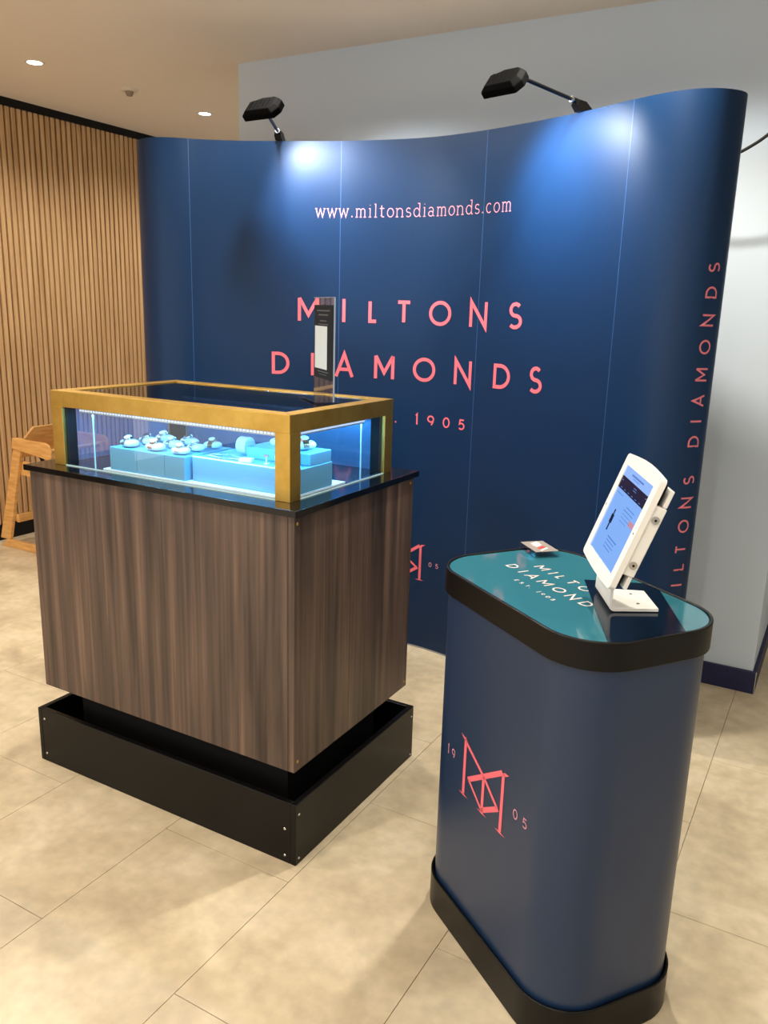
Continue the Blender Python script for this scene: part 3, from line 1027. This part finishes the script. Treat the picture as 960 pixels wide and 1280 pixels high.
# ---------------------------------------------------------------- acrylic poster stand on the cabinet
Dv = Vector((0.767, -0.642, 0)).normalized()
Nv = Vector((-0.642, -0.767, 0)).normalized()      # poster faces this way
P2 = Vector((-1.288, 1.976, BT))
wd = 0.205
P1 = P2 - Dv * wd
zc_ = Vector((0, 0, 1))
ps = thing('poster_holder', tuple((P1 + P2) / 2), 'clear acrylic poster holder with a black insert on top of the glass case', 'sign holder')
mid = (P1 + P2) / 2
MB().obox(mid + zc_ * 0.149 - Nv * 0.0022, Dv, Nv, zc_, wd / 2, 0.0015, 0.1455).build('sheet', M['acrylic'], ps)
MB().obox(mid + zc_ * 0.0022 + Nv * 0.006, Dv, Nv, zc_, wd / 2, 0.040, 0.0015).build('foot', M['acrylic'], ps)
mb = MB().obox(P2 + zc_ * 0.149 + Dv * 0.001 - Nv * 0.0022, Dv, Nv, zc_, 0.0008, 0.0024, 0.1455).obox(mid + zc_ * 0.2955 - Nv * 0.0022, Dv, Nv, zc_, wd / 2, 0.0024, 0.0008)
mb.build('polished_edge', M['edge_dim'], ps)
pm = MB().obox(mid + zc_ * 0.168, Dv, Nv, zc_, wd / 2 - 0.006, 0.0006, 0.106).build('poster', M['poster'], ps)
MB().obox(mid + zc_ * 0.152 - Dv * 0.022 + Nv * 0.0009, Dv, Nv, zc_, 0.063, 0.0003, 0.062).build('white_square', M['poster_white'], pm, label='blank white square on the poster')
mb = MB()
for (z, h_, ww) in ((0.258, 0.004, 0.066), (0.246, 0.004, 0.05), (0.229, 0.003, 0.035), (0.219, 0.003, 0.05), (0.082, 0.003, 0.055), (0.074, 0.002, 0.04)):
    mb.obox(mid + zc_ * z + Nv * 0.0009, Dv, Nv, zc_, ww, 0.0002, h_ / 2)
mb.build('print_line', M['poster_text'], pm)['kind'] = 'stuff'

# ---------------------------------------------------------------- promotional counter
CH = 0.917
CC = Vector((-0.4807, 1.7017))
CA = -0.62
cd, cw = Vector((math.cos(CA), math.sin(CA))), Vector((-math.sin(CA), math.cos(CA)))


def rr(L, W, R, k=12):
    o = []
    for sx, sy, a0 in ((1, 1, 0), (-1, 1, 90), (-1, -1, 180), (1, -1, 270)):
        for i in range(k + 1):
            a = math.radians(a0 + 90 * i / k)
            o.append((sx * (L / 2 - R) + R * math.cos(a), sy * (W / 2 - R) + R * math.sin(a)))
    return o


def cl(x, y, z=0):
    p = CC + cd * x + cw * y
    return Vector((p.x, p.y, z))


ct = thing('promotional_counter', (CC.x, CC.y, 0), 'navy rounded promotional counter with black bands and a teal printed top', 'counter')
CLn, CWd, CR = 0.600, 0.386, 0.122


def shell(name, ins, z0, z1, material, parent, thick=None, bev=0.002):
    a = rr(CLn - 2 * ins, CWd - 2 * ins, CR - ins)
    n = len(a)
    if thick is None:
        return MB().prism(a, lambda p, k: cl(p[0], p[1], z1 if k else z0)).build(name, material, parent, smooth=True, bevel=bev)
    b = rr(CLn - 2 * ins - 2 * thick, CWd - 2 * ins - 2 * thick, CR - ins - thick)
    vs = [cl(*p, z0) for p in a] + [cl(*p, z1) for p in a] + [cl(*p, z1) for p in b] + [cl(*p, z0) for p in b]
    fs = []
    for i in range(n):
        j = (i + 1) % n
        for q in range(4):
            r = (q + 1) % 4
            fs.append((q * n + i, q * n + j, r * n + j, r * n + i))
    return new_obj(name, vs, fs, material, parent, smooth=True, bevel=bev)


shell('base_band', -0.001, 0, 0.092, M['black'], ct, 0.006)
shell('body', 0.009, 0.002, 0.862, M['navy_wrap'], ct, None, 0)
shell('top_band', 0.0, 0.858, CH, M['black'], ct, 0.008)
tp = shell('counter_top', 0.0085, 0.864, CH - 0.003, M['teal'], ct, None, 0.0)
# lettering on the body
body_pts = rr(CLn - 0.018, CWd - 0.018, CR - 0.009)
bp_ = [cl(*p).to_2d() for p in body_pts]
bp_.append(bp_[0])
CB = Path(bp_, 1)
fc = lambda x, y: CB.at(x, y, 0.0009)
# arc position of the long left-hand face: starts after two corner arcs, one short and one long side
MONO_S = 1.111
monogram(fc, MONO_S, 0.393, 0.145).build('monogram', M['pink'], ct)
for ch, x0, x1 in [('1', -0.079, -0.067), ('9', -0.056, -0.041), ('0', 0.208, 0.225), ('5', 0.243, 0.260)]:
    mb = MB()
    glyph(ch, MONO_S + x0, MONO_S + x1, 0.458, 0.482, 0.0030, fc, mb)
    mb.build('printed_letter', M['pink_pale'], ct)
# lettering on the top
ft = lambda x, y: cl(x, y, CH - 0.0024)
for ch, x0, x1 in [('M', -0.1610, -0.1270), ('I', -0.1050, -0.0990), ('L', -0.0790, -0.0630), ('T', -0.0435, -0.0185), ('O', -0.0015, 0.0315), ('N', 0.0480, 0.0760), ('S', 0.0940, 0.1160)]:
    mb = MB()
    glyph(ch, x0, x1, 0.0185, 0.0475, 0.0042, ft, mb)
    mb.build('printed_letter', M['silverprint'], ct)
for ch, x0, x1 in [('D', -0.1930, -0.1670), ('I', -0.1400, -0.1340), ('A', -0.1145, -0.0835), ('M', -0.0660, -0.0320), ('O', -0.0145, 0.0185), ('N', 0.0360, 0.0640), ('D', 0.0830, 0.1090), ('S', 0.1400, 0.1610)]:
    mb = MB()
    glyph(ch, x0, x1, -0.0415, -0.0125, 0.0042, ft, mb)
    mb.build('printed_letter', M['silverprint'], ct)
for ch, x0, x1 in [('E', -0.0920, -0.0840), ('S', -0.0725, -0.0635), ('T', -0.0505, -0.0415), ('.', -0.0335, -0.0305), ('1', -0.0070, -0.0010), ('9', 0.0075, 0.0165), ('0', 0.0260, 0.0360), ('5', 0.0445, 0.0535)]:
    mb = MB()
    glyph(ch, x0, x1, -0.0835, -0.0725, 0.0022, ft, mb)
    mb.build('printed_letter', M['silverprint'], ct)


def clip(poly, cpoly):
    def inside(p, a, b):
        return (b[0] - a[0]) * (p[1] - a[1]) - (b[1] - a[1]) * (p[0] - a[0]) >= 0
    out = poly
    for i in range(len(cpoly)):
        a, b = cpoly[i], cpoly[(i + 1) % len(cpoly)]
        inp, out = out, []
        for k in range(len(inp)):
            p, q = inp[k], inp[(k + 1) % len(inp)]
            ip, iq = inside(p, a, b), inside(q, a, b)
            if ip != iq:
                dx, dy = b[0] - a[0], b[1] - a[1]
                t_ = (dx * (p[1] - a[1]) - dy * (p[0] - a[0])) / (dy * (q[0] - p[0]) - dx * (q[1] - p[1]))
                x_ = (p[0] + t_ * (q[0] - p[0]), p[1] + t_ * (q[1] - p[1]))
            if ip and iq:
                out.append(q)
            elif ip:
                out.append(x_)
            elif iq:
                out += [x_, q]
    return out


# ---------------------------------------------------------------- tablet in its white enclosure, on a navy mat
a2, u2 = Vector((0.482, -0.875, -0.047)).normalized(), Vector((0.307, 0.119, 0.944)).normalized()
u2 = (u2 - a2 * a2.dot(u2)).normalized()
nn = a2.cross(u2)                  # towards the viewer of the screen
TB = Vector((-0.405, 1.611, 0.998))
TWd, TLn = 0.227, 0.234
X_ = Vector((math.cos(0.48), math.sin(0.48), 0))      # across the foot
Y_ = Vector((-X_.y, X_.x, 0))
f0 = Vector((-0.384, 1.662, 0))                        # middle of the foot's left edge
c0_ = Vector((-0.4685, 1.780, 0))
Xm = Vector((math.cos(0.40), math.sin(0.40), 0))
Ym = Vector((-Xm.y, Xm.x, 0))
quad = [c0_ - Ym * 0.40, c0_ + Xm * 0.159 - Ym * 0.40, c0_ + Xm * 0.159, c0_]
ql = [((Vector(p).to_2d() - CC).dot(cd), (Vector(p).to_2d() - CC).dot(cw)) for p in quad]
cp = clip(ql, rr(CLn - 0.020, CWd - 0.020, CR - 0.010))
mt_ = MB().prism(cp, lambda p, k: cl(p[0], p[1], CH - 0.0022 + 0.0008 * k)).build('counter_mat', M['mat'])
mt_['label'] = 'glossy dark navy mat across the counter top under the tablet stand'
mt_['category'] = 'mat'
SZ = CH - 0.0008
tb = thing('tablet_kiosk', (f0.x, f0.y, SZ), 'white lockable tablet kiosk leaning back on an angled foot on the counter', 'tablet stand')


def tl(a, b, d=0.0):
    return TB + a2 * a + u2 * b + nn * d


# foot plate and curved neck (one bent sheet)
hw = 0.064
up0 = TB + u2 * 0.020 - nn * 0.030 - f0
prof = [(0.100, 0.0), (0.0, 0.0)]
ang = math.radians(96)
cs = []
nx = 0.0
# bend from the flat plate up to the neck
ctr_ = (-0.000, 0.014)
for i in range(9):
    a = math.radians(270 - 78 * i / 8)
    cs.append((ctr_[0] + 0.014 * math.cos(a), ctr_[1] + 0.014 * math.sin(a)))
prof = [(0.090, 0.0)] + cs
lx, lz = cs[-1]
prof += [(lx + 0.002, lz + 0.045), (lx + 0.020, lz + 0.095)]
th_ = 0.006
vs, fs = [], []
for i, (x, z) in enumerate(prof):
    x0, z0 = prof[max(i - 1, 0)]
    x1, z1 = prof[min(i + 1, len(prof) - 1)]
    t_ = Vector((x1 - x0, z1 - z0)).normalized()
    n_ = Vector((t_.y, -t_.x))      # inner side
    for (k1, k2) in ((0, -1), (0, 1), (1, 1), (1, -1)):
        xx, zz = x + n_.x * th_ * k1, z - 0 + n_.y * th_ * k1
        w_ = hw if i > 0 else hw - 0.008
        vs.append(f0 + X_ * xx + Y_ * (w_ * k2) + Vector((0, 0, SZ + 0.0015 + zz)))
n = len(prof)
for i in range(n - 1):
    for q in range(4):
        r = (q + 1) % 4
        fs.append((i * 4 + q, (i + 1) * 4 + q, (i + 1) * 4 + r, i * 4 + r))
fs += [(0, 1, 2, 3), ((n - 1) * 4 + 3, (n - 1) * 4 + 2, (n - 1) * 4 + 1, (n - 1) * 4)]
# the inner side must lie above the plate
ft_ = new_obj('foot', vs, fs, M['tablet_white'], tb, smooth=True, bevel=0.0015)
for (a, b) in ((0.055, 0.03), (0.055, -0.03)):
    p = f0 + X_ * a + Y_ * b
    MB().cyl((p.x, p.y, SZ + 0.0074), (p.x, p.y, SZ + 0.0084), 0.0035, 10).build('screw', M['chrome'], ft_)

# enclosure
def rect_r(x0, x1, y0, y1, r, k=6, bulge=0.0):
    o = []
    for (cx, cy, a0) in ((x1 - r, y1 - r, 0), (x0 + r, y1 - r, 90), (x0 + r, y0 + r, 180), (x1 - r, y0 + r, 270)):
        for i in range(k + 1):
            a = math.radians(a0 + 90 * i / k)
            o.append((cx + r * math.cos(a), cy + r * math.sin(a)))
        if a0 == 0 and bulge:
            for i in range(1, 6):
                t_ = i / 6
                o.append((x1 - r - (x1 - x0 - 2 * r) * t_, y1 + bulge * math.sin(PI * t_)))
        if a0 == 180 and bulge:
            for i in range(1, 6):
                t_ = i / 6
                o.append((x0 + r + (x1 - x0 - 2 * r) * t_, y0 - bulge * 0.6 * math.sin(PI * t_)))
    return o


outer = rect_r(-TWd / 2, TWd / 2, 0, TLn, 0.010, bulge=0.006)
sx, s0_, s1_ = TWd / 2 - 0.023, 0.024, TLn - 0.022
# bezel ring: outer outline bridged to the screen opening
inner_n = len(outer)
inn = []
for (x, y) in outer:
    inn.append((max(-sx, min(sx, x * 1.6)), max(s0_, min(s1_, TLn / 2 + (y - TLn / 2) * 1.6))))
vs, fs = [], []
for pts, d in ((outer, -0.012), (outer, 0.0), (inn, 0.0), (inn, -0.003)):
    vs += [tl(p[0], p[1], d) for p in pts]
n = inner_n
for q in range(3):
    for i in range(n):
        j = (i + 1) % n
        fs.append((q * n + i, q * n + j, (q + 1) * n + j, (q + 1) * n + i))
fs.append(tuple(range(n)))
bz_ = new_obj('bezel', vs, fs, M['tablet_white'], tb, smooth=True)
scn = MB().add([tl(-sx, s0_, -0.002), tl(sx, s0_, -0.002), tl(sx, s1_, -0.002), tl(-sx, s1_, -0.002)], [(0, 1, 2, 3)]).build('screen', M['screen'], tb, label='lit pale blue screen with a dark header band')


def sq(name, a0, a1, b0, b1, m_, lift=0.0004):
    """rectangle in screen fractions: a left to right, b top to bottom"""
    H_ = s1_ - s0_
    f = lambda a, b: tl(-sx + 2 * sx * a, s1_ - H_ * b, -0.002 + lift)
    return ([f(a0, b1), f(a1, b1), f(a1, b0), f(a0, b0)], [(0, 1, 2, 3)])


mb = MB(); mb.add(*sq('', 0, 1, 0, 0.12, None)); mb.build('header_strip', M['screen_head'], scn)
mb = MB(); mb.add(*sq('', 0, 1, 0.12, 0.26, None)); mb.build('menu_band', M['screen_dark'], scn)
mb = MB()
for i in range(6):
    mb.add(*sq('', 0.10 + 0.14 * i, 0.16 + 0.14 * i, 0.235, 0.242, None, 0.0008))
for (a, b, c, d) in ((0.28, 0.72, 0.045, 0.065), (0.35, 0.60, 0.08, 0.088), (0.5, 0.6, 0.15, 0.158), (0.5, 0.62, 0.175, 0.182), (0.05, 0.09, 0.16, 0.17), (0.93, 0.97, 0.15, 0.16),
                     (0.05, 0.3, 0.30, 0.308), (0.55, 0.85, 0.36, 0.37), (0.5, 0.85, 0.40, 0.41), (0.5, 0.8, 0.44, 0.447), (0.5, 0.85, 0.48, 0.487), (0.5, 0.75, 0.52, 0.527),
                     (0.4, 0.75, 0.74, 0.755), (0.4, 0.7, 0.78, 0.79), (0.4, 0.72, 0.82, 0.83), (0.4, 0.66, 0.86, 0.87)):
    mb.add(*sq('', a, b, c, d, None, 0.0008))
mb.build('text_line', M['screen_text'], scn)['kind'] = 'stuff'
mb = MB(); mb.add(*sq('', 0.80, 0.97, 0.44, 0.50, None, 0.0008)); mb.build('pink_button', M['screen_pink'], scn)
mb = MB()
H_ = s1_ - s0_
for (wd_, b0, b1) in ((0.018, 0.47, 0.53), (0.045, 0.53, 0.63), (0.020, 0.63, 0.72)):
    mb.add(*sq('', 0.27 - wd_, 0.27 + wd_, b0, b1, None, 0.0008))
mb.build('watch_picture', M['screen_dark'], scn)
# rear housing
HW = TWd / 2 - 0.006
MB().prism([(-HW, 0.036), (HW, 0.036), (HW, TLn - 0.052), (-HW, TLn - 0.052)], lambda p, k: tl(p[0], p[1], -0.0125 - 0.026 * k)).build('rear_housing', M['tablet_white'], tb, bevel=0.003)
MB().prism([(-HW + 0.01, 0.008), (HW - 0.012, 0.008), (HW - 0.012, TLn - 0.010), (-HW + 0.01, TLn - 0.010)], lambda p, k: tl(p[0], p[1], -0.0125 - 0.012 * k)).build('tablet_body', M['black_matt'], tb, bevel=0.002)
# end caps of the bracket
for (b0, b1) in ((0.008, 0.0355), (TLn - 0.0515, TLn - 0.016)):
    MB().prism([(-HW, b0), (HW - 0.004, b0), (HW - 0.004, b1), (-HW, b1)], lambda p, k: tl(p[0], p[1], -0.029 - 0.009 * k)).build('bracket_end', M['tablet_white'], tb, bevel=0.002)
# barrel locks on the near side
for b in (0.060, TLn - 0.078):
    c0 = tl(HW, b, -0.025)
    lk = MB().cyl(c0, c0 + a2 * 0.004, 0.0078, 20).build('barrel_lock', M['chrome'], tb, smooth=True)
    MB().cyl(c0 + a2 * 0.004, c0 + a2 * 0.0044, 0.0026, 14).build('keyhole', M['black_matt'], lk)
for (a, b) in ((-TWd / 2 + 0.010, TLn / 2), (TWd / 2 - 0.010, TLn / 2)):
    MB().cyl(tl(a, b, 0.0), tl(a, b, 0.0006), 0.0022, 10).build('sensor_dot', M['chrome'], bz_)

# acrylic card block on the counter
cx = Vector((-0.632, 1.938, CH - 0.003))
cX, cY = Vector((0.70, -0.71, 0)).normalized(), Vector((0.71, 0.70, 0)).normalized()
cbk = thing('card_block', tuple(cx), 'small clear acrylic block with white and red card on the far counter corner', 'card holder')
MB().obox(cx + zc_ * 0.0075, cX, cY, zc_, 0.048, 0.033, 0.0068).build('acrylic_block', M['acrylic'], cbk, bevel=0.001)
MB().obox(cx + zc_ * 0.0149, cX, cY, zc_, 0.046, 0.031, 0.0004).build('card', mat('card', (150, 140, 132), 0.4), cbk)
mb = MB()
for i, (a, h_) in enumerate(((-0.03, 0.018), (-0.018, 0.020), (-0.006, 0.016), (0.028, 0.02))):
    mb.obox(cx + zc_ * 0.0156 + cX * a, (cX * 0.8 + cY * 0.6).normalized(), (cY * 0.8 - cX * 0.6).normalized(), zc_, 0.003, h_ * 0.8, 0.0002)
mb.build('white_bar', M['white'], cbk)
MB().obox(cx + zc_ * 0.0156 + cX * 0.012, (cX * 0.8 + cY * 0.6).normalized(), (cY * 0.8 - cX * 0.6).normalized(), zc_, 0.005, 0.014, 0.0002).build('red_mark', mat('red_print', (206, 70, 60), 0.4), cbk)

# ---------------------------------------------------------------- wooden high chair by the slatted wall
hc = thing('high_chair', (-4.2, 3.33, 0), 'light wooden child high chair standing against the slatted wall', 'high chair')


def bar(name, pts, y0, y1, parent=hc, mt='beech', bev=0.004):
    return MB().prism(pts, lambda p, k: Vector((p[0], y0 + (y1 - y0) * k, p[1]))).build(name, M[mt], parent, bevel=bev)


for (y0, y1) in ((3.12, 3.145), (3.505, 3.53)):
    bar('runner', [(-4.50, 0.0), (-3.86, 0.0), (-3.88, 0.05), (-4.44, 0.05)], y0, y1)
    bar('rear_leg', [(-4.50, 0.0505), (-4.41, 0.0505), (-4.225, 0.70), (-4.29, 0.70)], y0, y1)
    bar('front_leg', [(-3.95, 0.0505), (-3.87, 0.0505), (-3.985, 0.66), (-4.035, 0.66)], y0, y1)
    bar('seat_rail', [(-4.345, 0.475), (-3.96, 0.45), (-3.96, 0.54), (-4.32, 0.56)], y1 if y0 < 3.3 else y0 - 0.02, (y1 + 0.02) if y0 < 3.3 else y0)
    bar('armrest', [(-4.31, 0.635), (-4.0, 0.60), (-3.965, 0.60), (-3.955, 0.655), (-3.975, 0.69), (-4.01, 0.70), (-4.30, 0.7005)], y0 - 0.012 if y0 < 3.3 else y1, y0 if y0 < 3.3 else y1 + 0.012, bev=0.006)
# back panel with clipped corners
yb = [(3.150, 0.58), (3.500, 0.58), (3.500, 0.70), (3.445, 0.765), (3.205, 0.765), (3.150, 0.70)]
MB().prism(yb, lambda p, k: Vector((-4.262 + 0.018 * k + (p[1] - 0.58) * 0.25 - 0.02, p[0], p[1]))).build('backrest', M['beech'], hc, bevel=0.005)
MB().box(-4.30, -3.98, 3.166, 3.484, 0.485, 0.503).build('seat', M['beech'], hc, bevel=0.004)
for (x, z) in ((-4.355, 0.19), (-3.935, 0.24)):
    MB().box(x - 0.012, x + 0.012, 3.1455, 3.5045, z - 0.025, z + 0.025).build('cross_rail', M['beech'], hc, bevel=0.003)
MB().cyl((-4.01, 3.1455, 0.645), (-4.01, 3.5045, 0.645), 0.013, 14).build('front_bar', M['beech'], hc, smooth=True)
MB().tube(crom([Vector(p) for p in ((-4.27, 3.19, 0.63), (-4.20, 3.19, 0.62), (-4.14, 3.2, 0.56), (-4.10, 3.22, 0.515), (-4.05, 3.28, 0.508))], 5), 0.009, 6).build('safety_strap', M['black_matt'], hc, smooth=True)
